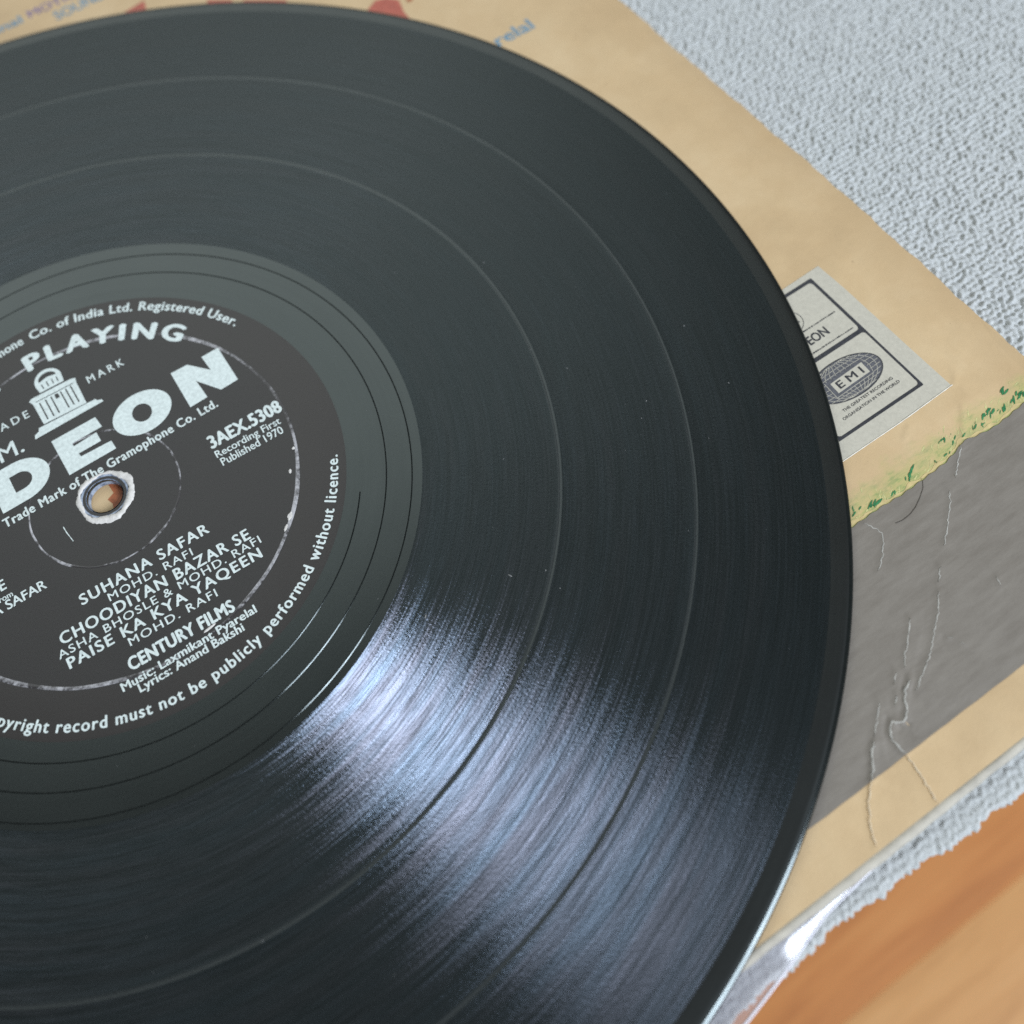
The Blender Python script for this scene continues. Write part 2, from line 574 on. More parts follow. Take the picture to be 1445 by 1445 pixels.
def box_geo(x0, x1, y0, y1, z0, z1, c=0.0):
    """box with chamfered top edges"""
    v = [(x0, y0, z0), (x1, y0, z0), (x1, y1, z0), (x0, y1, z0),
         (x0, y0, z1 - c), (x1, y0, z1 - c), (x1, y1, z1 - c), (x0, y1, z1 - c),
         (x0 + c, y0 + c, z1), (x1 - c, y0 + c, z1), (x1 - c, y1 - c, z1), (x0 + c, y1 - c, z1)]
    f = [(3, 2, 1, 0), (8, 9, 10, 11)]
    for a in (0, 4):
        for i in range(4):
            j = (i + 1) % 4
            f.append((a + i, a + j, a + 4 + j, a + 4 + i))
    return v, f


y = -198.0 - 4 * 92
k = 0
while y < 800:
    seam_shift = ((k * 37) % 5) * 60
    for (xa, xb) in ((-880, -330 + seam_shift), (-329 + seam_shift, 870)):
        v, f = box_geo(xa, xb, y, y + 92, FLOOR - 12, FLOOR, 0.15)
        mesh_obj('plank', v, f, floor_m[1 if k == 3 else (0 if k == 4 else k % 3)], floor)
    y += 92
    k += 1

# ------------------------------------------------------------------ low table carrying everything
table = thing('low_table', 'low wooden table under the white cloth, standing over the floorboards', 'table', (60, 60, FLOOR))
tt = -FLOOR - 6.9
v, f = box_geo(-240, 260, -203, 210, tt - 20, tt, 1.5)
mesh_obj('table_top', v, f, M['tablewood'], table)
for sx in (-215, 215):
    for sy in (-175, 180):
        v, f = box_geo(sx - 20, sx + 20, sy - 20, sy + 20, 0, tt - 20.2, 0.5)
        mesh_obj('leg', v, f, M['tablewood'], table)

# ------------------------------------------------------------------ white looped cloth
CL_Y0 = -146.0


def cloth_edge(x):
    return CL_Y0 - 0.0 + 0.55 * math.sin(x * 0.11) + 0.35 * math.sin(x * 0.37 + 1) - max(0, x - 95) * 0.05


def loop_field(x0, x1, y0, y1, res, pitch=1.5):
    nx, ny = int((x1 - x0) / res) + 1, int((y1 - y0) / res) + 1
    H = np.zeros((ny, nx))
    gx, gy = int((x1 - x0) / pitch) + 2, int((y1 - y0) / (pitch * 0.95)) + 2
    half = int(2.0 / res) + 1
    yy, xx = np.mgrid[-half:half + 1, -half:half + 1]
    for j in range(gy):
        for i in range(gx):
            cx = x0 + (i + 0.5 * (j % 2)) * pitch + rng.normal(0, 0.17)
            cy = y0 + j * pitch * 0.95 + rng.normal(0, 0.17)
            ang = (0.85 if (i + j) % 2 else -0.55) + rng.normal(0, 0.38)
            lx, ly = rng.uniform(0.66, 1.05), rng.uniform(0.35, 0.50)
            amp = rng.uniform(0.45, 1.0)
            ic, jc = int(round((cx - x0) / res)), int(round((cy - y0) / res))
            a0, a1, b0, b1 = max(0, jc - half), min(ny, jc + half + 1), max(0, ic - half), min(nx, ic + half + 1)
            if a0 >= a1 or b0 >= b1:
                continue
            X = x0 + (np.arange(b0, b1) * res)[None, :] - cx
            Y = y0 + (np.arange(a0, a1) * res)[:, None] - cy
            u = (X * math.cos(ang) + Y * math.sin(ang)) / lx
            w = (-X * math.sin(ang) + Y * math.cos(ang)) / ly
            g = amp * np.clip(1 - 0.55 * (u * u + w * w), 0, None) ** 0.8
            H[a0:a1, b0:b1] = np.maximum(H[a0:a1, b0:b1], g)
    return H


def cloth_patch(x0, x1, y0, y1, res, edge=False):
    H = loop_field(x0, x1, y0, y1, res)
    ny, nx = H.shape
    X, Y = np.meshgrid(x0 + np.arange(nx) * res, y0 + np.arange(ny) * res)
    big = 0.35 * np.sin(X * 0.055 + 0.4) * np.sin(Y * 0.043 + 1.0) + 0.18 * np.sin(X * 0.19 + Y * 0.12)
    Z = -5.05 + 0.85 * H + 0.5 * big
    return X, Y, Z, H


def cloth_build():
    V, F = [], []
    off = 0

    def grid(X, Y, Z):
        nonlocal off
        ny, nx = X.shape
        V.append(np.stack([X, Y, Z], -1).reshape(-1, 3))
        idx = np.arange(ny * nx).reshape(ny, nx) + off
        q = np.stack([idx[:-1, :-1], idx[:-1, 1:], idx[1:, 1:], idx[1:, :-1]], -1).reshape(-1, 4)
        F.append(q)
        off += ny * nx
    # the big exposed side
    X, Y, Z, H = cloth_patch(166, 292, -134, 118, 0.30)
    grid(X, Y, Z)
    # front margin with its scalloped cut edge
    x0, x1, res = -30.0, 292.0, 0.30
    X, Y, Z, H = cloth_patch(x0, x1, -152.0, -134.0, res)
    # pull the rows to the wobbly edge: row t runs from edge to -134
    ny, nx = X.shape
    xs = X[0]
    base = np.array([cloth_edge(x) for x in xs])
    sc = base - 0.85 * np.abs(np.sin(xs * 1.75 + 1.3 * np.sin(xs * 0.53))) ** 0.8 * (0.6 + 0.4 * np.sin(xs * 0.9)) + rng.normal(0, 0.10, nx)
    t = np.linspace(0, 1, ny)[:, None]
    Y2 = sc[None, :] + (-134.0 - sc[None, :]) * t
    # sample heights at the new rows
    rows = np.clip(((Y2 + 152.0) / res), 0, ny - 1.001)
    r0 = rows.astype(int)
    fr = rows - r0
    cols = np.arange(nx)[None, :].repeat(ny, 0)
    Z2 = Z[r0, cols] * (1 - fr) + Z[np.minimum(r0 + 1, ny - 1), cols] * fr
    edge_d = np.clip((Y2 - sc[None, :]) / 0.9, 0, 1)
    Z2 = -4.75 + (Z2 + 4.75) * 0.55
    Z2 = -5.9 + (Z2 + 5.9) * (0.25 + 0.75 * np.sqrt(edge_d)) * 0.8
    grid(X, Y2, Z2)
    # skirt under the cut edge
    Xs = np.stack([xs, xs, xs])
    Ys = np.stack([sc + 1.2, sc + 0.1, sc])
    Zs = np.stack([np.full(nx, -6.8), np.full(nx, -6.6), Z2[0]])
    grid(Xs, Ys, Zs)
    # unseen part below the sleeve
    Xc, Yc = np.meshgrid(np.linspace(-150, 166.0, 40), np.linspace(-134.0, 262, 50))
    grid(Xc, Yc, np.full(Xc.shape, -5.0))
    Xc, Yc = np.meshgrid(np.linspace(166, 292, 20), np.linspace(118.0, 262, 20))
    grid(Xc, Yc, np.full(Xc.shape, -5.0))
    return np.concatenate(V), np.concatenate(F)


cv, cf = cloth_build()
me = bpy.data.meshes.new('white_cloth')
me.vertices.add(len(cv))
me.vertices.foreach_set('co', (cv * S).astype(np.float32).ravel())
me.loops.add(cf.size)
me.loops.foreach_set('vertex_index', cf.astype(np.int32).ravel())
me.polygons.add(len(cf))
me.polygons.foreach_set('loop_start', np.arange(0, cf.size, 4, dtype=np.int32))
me.update(calc_edges=True)
me.polygons.foreach_set('use_smooth', np.ones(len(cf), bool))
me.materials.append(M['cloth'])
cloth = bpy.data.objects.new('white_cloth', me)
col.objects.link(cloth)
tag(cloth, 'white looped cloth with a ragged cut edge, spread under the record sleeve', 'cloth')

# ------------------------------------------------------------------ clear plastic inner sleeve
PZ = -3.55


def plastic_sheet():
    root = thing('plastic_inner_sleeve', 'clear plastic inner sleeve, its crooked edge poking out below the cardboard sleeve', 'plastic sleeve', (0, 0, PZ))
    # front edge runs from under the card at (80,-142.4) out to (47,-148.3)
    e = np.array([(-60, -166.5), (10, -154.5), (30, -151.2), (47.4, -148.2), (61.1, -145.2), (68.3, -143.2), (80.4, -142.0), (100, -138.5), (150, -129.5)])
    xs = np.linspace(-60, 150, 211)
    ys = np.interp(xs, e[:, 0], e[:, 1])
    n = 40
    V, F = [], []

    def zz(x, y_):
        # slides out level, then sags off the card edge towards the cloth
        k_ = 0.41 * min(1.0, max(0.0, (x - 56) / 6.0)) + 0.04
        return -k_ * max(0.0, -142.1 - y_) + 0.03 * math.sin(x * 0.5)
    for i, x in enumerate(xs):
        for j in range(n):
            q = 60 * (j / (n - 1)) ** 2
            V.append((x, ys[i] + q, zz(x, ys[i] + q)))
    for i in range(len(xs) - 1):
        for j in range(n - 1):
            F.append((i * n + j, (i + 1) * n + j, (i + 1) * n + j + 1, i * n + j + 1))
    sh = mesh_obj('plastic_sheet', V, F, M['plastic'], root, True)
    sm = sh.modifiers.new('thickness', 'SOLIDIFY')
    sm.thickness = 0.00006
    # welded seam along the edge
    V, F = [], []
    for i, x in enumerate(xs):
        for kk in range(6):
            a = 2 * math.pi * kk / 6
            V.append((x, ys[i] + 0.15 + 0.26 * math.cos(a), zz(x, ys[i]) + 0.05 + 0.15 * math.sin(a)))
    for i in range(len(xs) - 1):
        for kk in range(6):
            F.append((i * 6 + kk, (i + 1) * 6 + kk, (i + 1) * 6 + (kk + 1) % 6, i * 6 + (kk + 1) % 6))
    mesh_obj('welded_seam', V, F, M['seam'], root, True)


plastic_sheet()

# ------------------------------------------------------------------ cardboard sleeve
SX0, SX1, SY0, SY1 = -138.0, 174.6, -142.0, 170.0


creases = [[(121.1, -94.2), (122.0, -96.4), (122.1, -98.0), (120.8, -99.8), (117.8, -102.2), (116.2, -103.0)],
           [(148.1, -92.6), (145.1, -94.8), (141.9, -97.1)], [(139.1, -98.6), (136.5, -101.1), (132.9, -104.0), (129.9, -106.4)],
           [(126.2, -109.1), (123.7, -111.2)], [(122.4, -112.5), (119.7, -115.2), (114.7, -118.9), (111.8, -120.9), (107.8, -122.9), (105.9, -123.9)],
           [(114.6, -113.3), (112.8, -115.0), (109.4, -117.6), (107.2, -119.6)],
           [(106.3, -121.8), (104.3, -122.8), (103.0, -124.2), (101.5, -126.3), (99.8, -126.6), (98.6, -125.5), (96.9, -126.9), (96.4, -129.6), (96.7, -131.2)],
           [(105.2, -119.5), (103.7, -120.8)], [(102.7, -122.5), (101.2, -123.8)], [(99.3, -121.7), (96.8, -123.8), (94.3, -125.8)],
           [(93.9, -126.3), (92.2, -127.4), (90.3, -129.8), (88.8, -131.1)],
           [(133.3, -116.3), (132.3, -118.1)], [(117.4, -119.9), (118.2, -120.5)], [(118.7, -121.7), (119.0, -122.5)],
           [(142.2, -83.6), (140.4, -84.9)], [(143.1, -83.5), (141.4, -84.9)],
           [(169.3, -71.4), (163.4, -75.9), (157.4, -81.3)], [(154.4, -86.5), (150.5, -90.8), (148.0, -92.9)], [(96.7, -131.2), (96.3, -134.7), (95.3, -140.2)], [(88.8, -131.1), (86.0, -133.3), (83.8, -136.1), (81.8, -139.6)]]
CP = [resample(c, 0.5) for c in creases]
CW = [0.12 if k in (18, 19) else 0.30 if k in (6, 10) else (0.12 if k < 16 else 0.16) for k in range(len(CP))]
CH = np.concatenate([np.full(len(c), w) for c, w in zip(CP, CW)])
CP = np.concatenate(CP)


def szv(x, y):
    """height of the sleeve's upper face"""
    x, y = np.asarray(x, float), np.asarray(y, float)
    z = np.full(x.shape, -2.05)
    d = np.clip((x - 158) / 17.0, 0, None)
    z = z - 0.85 * d * d * (1 + 0.35 * np.sin(y * 0.055 + 0.6))
    out = np.clip((np.hypot(x, y) - 149) / 30, 0, 1)
    bx = np.clip(112 - x, 0, None) + np.clip(x - 158, 0, None) + np.clip(-86 - y, 0, None) + np.clip(y + 38, 0, None)
    z = z + out * np.clip(bx / 8, 0, 1) * (0.42 * np.sin(x * 0.06 + 1.3) * np.sin(y * 0.05) + 0.07 * np.sin(x * 0.21 + y * 0.17))
    fx, fy, fz = x.ravel(), y.ravel(), z.ravel().copy()
    near = np.where((fx > 76) & (fx < 175) & (fy < -66) & (fy > -142))[0]
    for a in range(0, len(near), 4000):
        q = near[a:a + 4000]
        dd = np.hypot(fx[q][:, None] - CP[None, :, 0], fy[q][:, None] - CP[None, :, 1])
        b = dd.argmin(1)
        m = dd[np.arange(len(q)), b]
        h = CH[b]
        side = np.sign(fx[q] - CP[b, 0])
        # pushed-up fold with one side left lower
        fz[q] += h * (0.75 * np.exp(-(m / 0.55) ** 2) + 0.45 * side * np.exp(-m / 2.2) * (1 - np.exp(-(m / 0.5) ** 2)))
    return fz.reshape(x.shape)


def sz(x, y):
    return float(szv(np.array([x]), np.array([y]))[0])


def edge_x(y):
    return SX1 + 0.35 * math.sin(y * 0.045 + 1.0) + 0.16 * math.sin(y * 0.31) + 0.12 * math.sin(y * 0.83 + 2) + 0.10 * math.sin(y * 1.9) * math.sin(y * 0.13)


sleeve = thing('record_sleeve', 'aged cream cardboard record sleeve with grey band, lying under the black record', 'record sleeve', (0, 0, 0))


def sleeve_board():
    ysn = np.r_[np.linspace(SY0 + 1.6, -80, 150), np.linspace(-79, SY1, 130)]
    us = np.r_[np.linspace(0, 0.66, 24), np.linspace(0.6625, 1, 210)]
    nx, ny = len(us), len(ysn)
    XE = np.array([edge_x(y_) for y_ in ysn])
    X = SX0 + (XE[:, None] - SX0) * us[None, :]
    Y = ysn[:, None].repeat(nx, 1)
    Z = szv(X, Y)
    V = [tuple(q) for q in np.stack([X, Y, Z], -1).reshape(-1, 3)]
    F = []
    top = nx * ny
    for j in range(ny - 1):
        for i in range(nx - 1):
            F.append((j * nx + i, j * nx + i + 1, (j + 1) * nx + i + 1, (j + 1) * nx + i))
    # right cut edge (0.5 mm front board, dark gap, back board is below)
    b0 = len(V)
    for j, y_ in enumerate(ysn):
        x, yy, z = V[j * nx + nx - 1]
        V.append((x + 0.05, yy, z - 0.45))
        V.append((x - 6, yy, -3.0))
    for j in range(ny - 1):
        a, b = j * nx + nx - 1, (j + 1) * nx + nx - 1
        c, d = b0 + j * 2, b0 + (j + 1) * 2
        F.append((a, c, d, b))
        F.append((c, c + 1, d + 1, d))
    return mesh_obj('front_board', V, F, M['card'], sleeve, True)


sleeve_board()

# folded bottom edge: a soft roll of worn card
V, F = [], []
prof = [(1.62, 0.0), (1.25, 0.14), (0.9, 0.05), (0.55, -0.02), (0.2, -0.16), (0.0, -0.5), (0.05, -0.9), (0.4, -1.2), (1.6, -1.3)]
xs = np.linspace(SX0, SX1 - 0.2, 320)
for x in xs:
    wob = 0.10 * math.sin(x * 0.13) + 0.05 * math.sin(x * 0.9)
    for (q, dz) in prof:
        V.append((x, SY0 + q + (wob if q < 1.5 else 0), sz(x, SY0 + 1.62) + dz))
n = len(prof)
for i in range(len(xs) - 1):
    for kk in range(n - 1):
        F.append((i * n + kk, i * n + kk + 1, (i + 1) * n + kk + 1, (i + 1) * n + kk))
mesh_obj('folded_edge', V, F, M['spine'], sleeve, True)
v, f = box_geo(SX0, SX1 - 0.6, SY0 + 1.7, SY1, -3.45, -3.05, 0.1)
mesh_obj('back_board', v, f, M['card'], sleeve)


def over(d):
    return lambda x, y_: sz(x, y_) + d


# grey printed band with a hand-cut upper boundary
def band(name, xa, xb, lo, hi, mat, lift, nx=160, nyy=24):
    u = np.linspace(0, 1, nx)
    xs_ = xa + (xb - xa) * u
    LO = np.array([lo(x) for x in xs_])
    HI = np.array([hi(x) for x in xs_])
    Y = LO[:, None] + (HI - LO)[:, None] * np.linspace(0, 1, nyy)[None, :]
    XE = np.vectorize(edge_x)(Y) - 0.05
    X = xa + (XE - xa) * u[:, None]
    Z = szv(X, Y) + lift
    V = np.stack([X, Y, Z], -1).reshape(-1, 3)
    F = []
    for i in range(nx - 1):
        for j in range(nyy - 1):
            F.append((i * nyy + j, (i + 1) * nyy + j, (i + 1) * nyy + j + 1, i * nyy + j + 1))
    return mesh_obj(name, V, F, mat, sleeve, True)


tb = np.array([(-138, -93.4), (118.4, -93.5), (125.5, -93.5), (131, -93.9), (137.4, -93.8), (143, -93.6), (146.5, -92.9), (149.3, -92.1), (152, -92.7), (156, -93.3), (160, -93.2), (164.6, -92.8), (175, -92.6)])
band('grey_printed_band', 40, SX1, lambda x: -131.2 - 0.03 * math.sin(x * 0.9), lambda x: float(np.interp(x, tb[:, 0], tb[:, 1])) + 0.12 * math.sin(x * 2.1),
     M['grey'], 0.14, 330, 100)
band('yellow_printed_line', 80, SX1, lambda x: float(np.interp(x, tb[:, 0], tb[:, 1])) + 0.3, lambda x: float(np.interp(x, tb[:, 0], tb[:, 1])) + 0.75 + 0.45 * math.sin(x * 1.3) * math.sin(x * 0.41),
     M['yellow'], 0.035, 400, 3)


# green crayon-like strokes along the band
def strokes(name, spec, mat, lift):
    V, F = [], []
    for (x, y_, L, w, ang) in spec:
        c, s = math.cos(ang), math.sin(ang)
        b = len(V)
        for q, ww in ((-0.5, 0.25), (-0.2, 0.9), (0.15, 1.0), (0.5, 0.2)):
            for sd in (-1, 1):
                px = x + q * L * c - sd * ww * w * 0.5 * s + random.uniform(-.06, .06)
                py = y_ + q * L * s + sd * ww * w * 0.5 * c
                px = min(px, edge_x(py) - 0.1)
                V.append((px, py, sz(px, py) + lift))
        for i in range(3):
            F.append((b + i * 2, b + i * 2 + 2, b + i * 2 + 3, b + i * 2 + 1))
    o = mesh_obj(name, V, F, mat, sleeve)
    o['kind'] = 'stuff'
    return o


sp = []
for i in range(160):
    x = random.uniform(112, 174)
    q = random.random() ** 1.6
    b = float(np.interp(x, tb[:, 0], tb[:, 1]))
    dens = 0.35 + 0.65 * abs(math.sin(x * 0.16 + 0.5))
    if random.random() < dens:
        sp.append((x, b + 0.7 + q * 4.6, random.uniform(0.5, 2.0), random.uniform(0.10, 0.30), random.uniform(0.2, 1.2)))
strokes('yellow_green_hatching', sp, M['lime'], 0.02)
sp = []
for (x, y_) in [(164.3, -91.0), (165.8, -90.6), (167.5, -91.2), (157.4, -90.4), (158.6, -90.0), (153.6, -91.0), (155, -91.6), (144.7, -92.1), (136.2, -91.3), (134.4, -91.9), (126.1, -91.8), (124.9, -92.2), (122.0, -91.4), (120.4, -91.9), (150.6, -91.4), (148.3, -91.0), (161.6, -91.6), (170.5, -90.8), (172.5, -91.4), (129.8, -92.6), (164.4, -88.2), (146.1, -89.6)]:
    big = 1.0 if (x > 160 or abs(x - 157.4) < 2 or abs(x - 136.2) < .1 or abs(x - 126) < .2) else 0.55
    for _ in range(3 if big > 0.9 else 2):
        sp.append((x + random.gauss(0, 0.5), y_ + random.gauss(0, 0.3), random.uniform(0.9, 2.2) * big + 0.3, random.uniform(0.28, 0.62) * big, random.uniform(0.1, 0.9)))
for i in range(14):
    x = random.choice([random.gauss(158, 7), random.gauss(124, 5), random.gauss(146, 3)])
    b = float(np.interp(x, tb[:, 0], tb[:, 1]))
    sp.append((x, b + 0.9 + random.random() * 3.0, random.uniform(0.4, 1.2), random.uniform(0.08, 0.2), random.uniform(0.2, 1.0)))
strokes('green_hatching', sp, M['green'], 0.09)

# pale panel with the two framed marks
PX0, PX1, PY0, PY1 = 118.0, 156.4, -81.6, -41.9
pan = poly_mesh('logo_panel', [(PX0, PY0), (130, PY0), (143, PY0 - 0.05), (PX1 + 0.2, PY0 + 0.3), (PX1, -70), (PX1 - 0.1, -60), (PX1 - 0.2, -50), (PX1 - 0.6, PY1), (140, PY1 - 0.4), (PX0, PY1 - 0.6)], M['panel'], sleeve, over(0.06))
# thin white fold line along its lifted lower edge
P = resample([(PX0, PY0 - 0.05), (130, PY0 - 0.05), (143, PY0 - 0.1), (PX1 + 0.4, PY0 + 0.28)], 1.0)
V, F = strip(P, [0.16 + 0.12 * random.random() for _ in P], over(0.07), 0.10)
mesh_obj('lifted_panel_edge', V, F, M['white'], pan)

BX0, BX1 = 129.4, 152.3


def rrect(x0, x1, y0, y1, r, n=6):
    out = []
    for cx, cy, a0 in ((x1 - r, y1 - r, 0), (x0 + r, y1 - r, 90), (x0 + r, y0 + r, 180), (x1 - r, y0 + r, 270)):
        for k_ in range(n + 1):
            a = math.radians(a0 + 90 * k_ / n)
            out.append((cx + r * math.cos(a), cy + r * math.sin(a)))
    return out


zl = over(0.09)
zl2 = over(0.12)
zl3 = over(0.15)
poly_mesh('printed_frame', rrect(BX0, BX1, -77.9, -43.5, 0.25), M['black'], pan, zl,
          holes=(rrect(BX0 + 0.85, BX1 - 0.75, -59.8, -44.35, 0.9), rrect(BX0 + 0.7, BX1 - 0.55, -77.2, -60.8, 0.8)))
# globe: grey disc with pale graticule, name plate and letters
GX, GY, GRX, GRY = 140.9, -67.5, 8.7, 4.55
poly_mesh('globe_mark', ell(GX, GY, GRX, GRY, 60, -0.03), M['globe'], pan, zl)


def lines_mesh(name, paths, w, mat, zf, parent=pan):
    V, F = [], []
    for p_ in paths:
        P = np.array(p_, float)
        v_, f_ = strip(P, [w] * len(P), zf, 0.0)
        b = len(V)
        V += v_
        F += [tuple(i + b for i in q) for q in f_]
    return mesh_obj(name, V, F, mat, parent)


gr = []
for k in range(-5, 6):
    tX = k / 5.6
    gr.append([(GX + GRX * 0.96 * tX * math.cos(math.asin(s)), GY + GRY * 0.96 * s) for s in np.linspace(-0.97, 0.97, 17)])
for k in range(-4, 5):
    s = k / 4.8
    h = math.sqrt(1 - s * s) * 0.97
    gr.append([(GX + GRX * h * q, GY + GRY * (s + 0.05 * (1 - q * q) * (1 if s > 0 else -1))) for q in np.linspace(-1, 1, 17)])
lines_mesh('globe_graticule', gr, 0.10, M['panel'], zl2)
lines_mesh('globe_outline', [ell(GX, GY, GRX + 0.05, GRY + 0.05, 60, -0.03) + [ell(GX, GY, GRX + 0.05, GRY + 0.05, 60, -0.03)[0]]], 0.22, M['black'], zl2)
poly_mesh('name_plate', [(136.1, -70.0), (146.3, -69.7), (146.4, -65.6), (136.2, -65.9)], M['globe'], pan, over(0.135))
poly_mesh('name_plate', [(137.1, -69.3), (145.8, -69.1), (145.9, -66.3), (137.2, -66.6)], M['panel'], pan, zl3)
lines_mesh('plate_outline', [[(136.1, -70.0), (146.3, -69.7)], [(136.1, -70.0), (136.2, -65.9)]], 0.12, M['panel'], zl3)
zl4 = over(0.18)
line_text('E M I', 138.1, -68.75, 144.9, -68.6, 1.75, M['black'], pan, zl4, 0.02)
line_text('THE GREATEST RECORDING', 134.9, -73.3, 148.4, -73.2, 0.62, M['black'], pan, zl, 0.01)
line_text('ORGANISATION IN THE WORLD', 133.6, -74.8, 149.0, -74.6, 0.62, M['black'], pan, zl, 0.01)
lines_mesh('emblem_ring', [ell(141.0, -49.9, 2.75, 2.75, 40) + [ell(141.0, -49.9, 2.75, 2.75, 40)[0]]], 0.13, M['black'], zl)
poly_mesh('emblem_building', [(139.3, -51.0), (142.7, -51.0), (142.7, -50.6), (142.2, -50.6), (142.2, -49.4), (141.7, -49.3), (141.4, -48.5), (140.6, -48.5), (140.3, -49.3), (139.8, -49.4), (139.8, -50.6), (139.3, -50.6)], M['black'], pan, zl)
random.seed(3)


def dash_line(x0, x1, y_, h):
    """print too small to read: short uneven ink marks"""
    V, F = [], []
    x = x0
    while x < x1:
        w = random.uniform(0.12, 0.5)
        hh = h * random.uniform(0.6, 1)
        b = len(V)
        for px, py in ((x, y_), (x + w, y_), (x + w, y_ + hh), (x, y_ + hh)):
            V.append((px, py, zl(px, py)))
        F.append((b, b + 1, b + 2, b + 3))
        x += w + random.uniform(0.05, 0.2)
    o = mesh_obj('fine_print', V, F, M['black'], pan)
    return o


dash_line(131.5, 150.2, -53.5, 0.38)
dash_line(131.5, 150.5, -58.9, 0.34)
line_text('ODEON', 136.2, -57.0, 145.9, -56.9, 2.1, M['black'], pan, zl, 0.028)

# coloured title printing seen past the record's far rim
line_text('Pyarelal', 129.6, 61.1, 150.5, 61.0, 4.1, M['blueink'], sleeve, over(0.05), 0.02)
line_text('Original', 21.3, 153.9, 40.6, 153.8, 3.5, M['blueink'], sleeve, over(0.05), 0.02)
line_text('MOTION', 42.7, 154.2, 61.5, 154.1, 3.3, M['purpleink'], sleeve, over(0.05), 0.02)
line_text('SOUND', 48.6, 148.2, 64.0, 148.1, 3.9, M['blueink'], sleeve, over(0.05), 0.02)
for pts in ([(62, 136), (65.1, 138.6), (71.7, 139.5), (70.4, 135.0), (69.5, 131), (63, 132)],
            [(83.5, 124), (86.0, 127.9), (91.5, 123.4), (90.4, 121.0), (89, 119), (83, 121)],
            [(92.3, 117), (93.9, 121.4), (103.5, 113.5), (101, 110), (99, 109)],
            [(117, 92), (118.8, 95.4), (122.7, 97.5), (125.5, 96.5), (127.8, 93.6), (127.2, 91.2), (126.4, 88.5), (126.3, 84.8), (124, 83), (119, 85)]):
    poly_mesh('red_printed_shape', pts, M['redink'], sleeve, over(0.05))
poly_mesh('red_printed_shape', ell(130.1, 91.7, 0.9, 0.9, 14), M['brownink'], sleeve, over(0.05))
poly_mesh('brown_printed_shape', [(-0.6, -4.5), (0.3, -1.2), (-0.2, 0.3), (1.5, 1.0), (1.2, 6.5), (7, 7.0), (8, -1), (4, -3.2), (2.8, -2.2), (1.8, -5.5)], M['brownink'], sleeve, over(0.05))

# creases cracked through the print
random.seed(11)
for ci, c in enumerate(creases):
    P = resample(c, 0.45)
    P = P + np.array([[random.gauss(0, 0.10), random.gauss(0, 0.10)] for _ in P])
    on_cream = ci >= 14
    heavy = ci in (6, 10, 18, 19)
    mx = (0.30 if heavy else 0.0) if on_cream else (0.46 if heavy else 0.27)
    w = []
    ph = random.random() * 6
    for i in range(len(P)):
        e = min(1, i / 2.0, (len(P) - 1 - i) / 2.0) * 0.85 + 0.15
        w.append(mx * e * (0.45 + 0.55 * abs(math.sin(i * 0.55 + ph)) * random.uniform(0.6, 1)))
    V, F = strip(P, w, over(0.165), 0.05)
    if mx == 0:
        continue
    mesh_obj('crease', V, F, M['creamfold'] if on_cream else M['crease'], sleeve, True)  # on the cream card the fold's highlight is painted as a pale strip

# one dark hair lying on the grey band
hp = resample([(136.8, -93.6), (135.4, -95.2), (133.4, -96.4), (131.3, -97.4), (129.4, -97.9), (127.4, -98.0), (125.9, -97.7)], 0.4)
V, F = [], []
for i, (x, y_) in enumerate(hp):
    for kk in range(5):
        a = 2 * math.pi * kk / 5
        V.append((x + 0.055 * math.cos(a) * 0.7, y_ + 0.055 * math.cos(a) * 0.7, sz(x, y_) + 0.21 + 0.055 * math.sin(a)))
for i in range(len(hp) - 1):
    for kk in range(5):
        F.append((i * 5 + kk, (i + 1) * 5 + kk, (i + 1) * 5 + (kk + 1) % 5, i * 5 + (kk + 1) % 5))
hair = mesh_obj('hair', V, F, M['dark'], None, True)
tag(hair, 'fine dark curved hair lying on the grey band of the sleeve', 'hair')

# ------------------------------------------------------------------ the record
rec = thing('vinyl_record', 'black twelve-inch vinyl record with charcoal label and silver lettering on the cream sleeve', 'record', (0, 0, 0))
HOLE = 3.75
# body: hole wall, underside, rounded rim
lathe('disc', [(HOLE, -0.02), (HOLE + 0.02, -0.9), (HOLE, -1.75), (50, -1.75), (100, -1.55), (140, -1.6), (148.4, -1.85), (149.9, -1.72), (150.45, -1.35),
               (150.62, -0.85), (150.55, -0.45), (150.25, -0.18), (149.7, -0.05)], M['edge'], rec, 480)
lathe('lead_in_ring', [(146.3, -0.018), (147.4, -0.006), (148.2, 0.006), (149.0, 0.010), (149.4, -0.005), (149.7, -0.05)],
      M['rim'], rec, 480)
for a, b in ((66.4, 93.95), (94.8, 120.72), (121.48, 146.3)):
    pr = [(a, 0.0), (a + 0.25, -0.018)] + [(a + (b - a) * t_, -0.018) for t_ in (0.1, 0.3, 0.5, 0.7, 0.9)] + [(b - 0.25, -0.018), (b, 0.0 if b < 140 else -0.018)]
    lathe('groove_band', pr, M['groove'], rec, 480)
for c in (94.375, 121.1):
    h = 0.38 if c > 100 else 0.425
    lathe('track_gap', [(c - h, 0.0), (c - 0.05, -0.004), (c, -0.02), (c + 0.05, -0.004), (c + h, 0.0)], M['gap'], rec, 480)
lathe('dead_wax', [(50.7, 0.0), (58, 0.0), (64, 0.0), (66.4, 0.0)], M['smooth'], rec, 360)


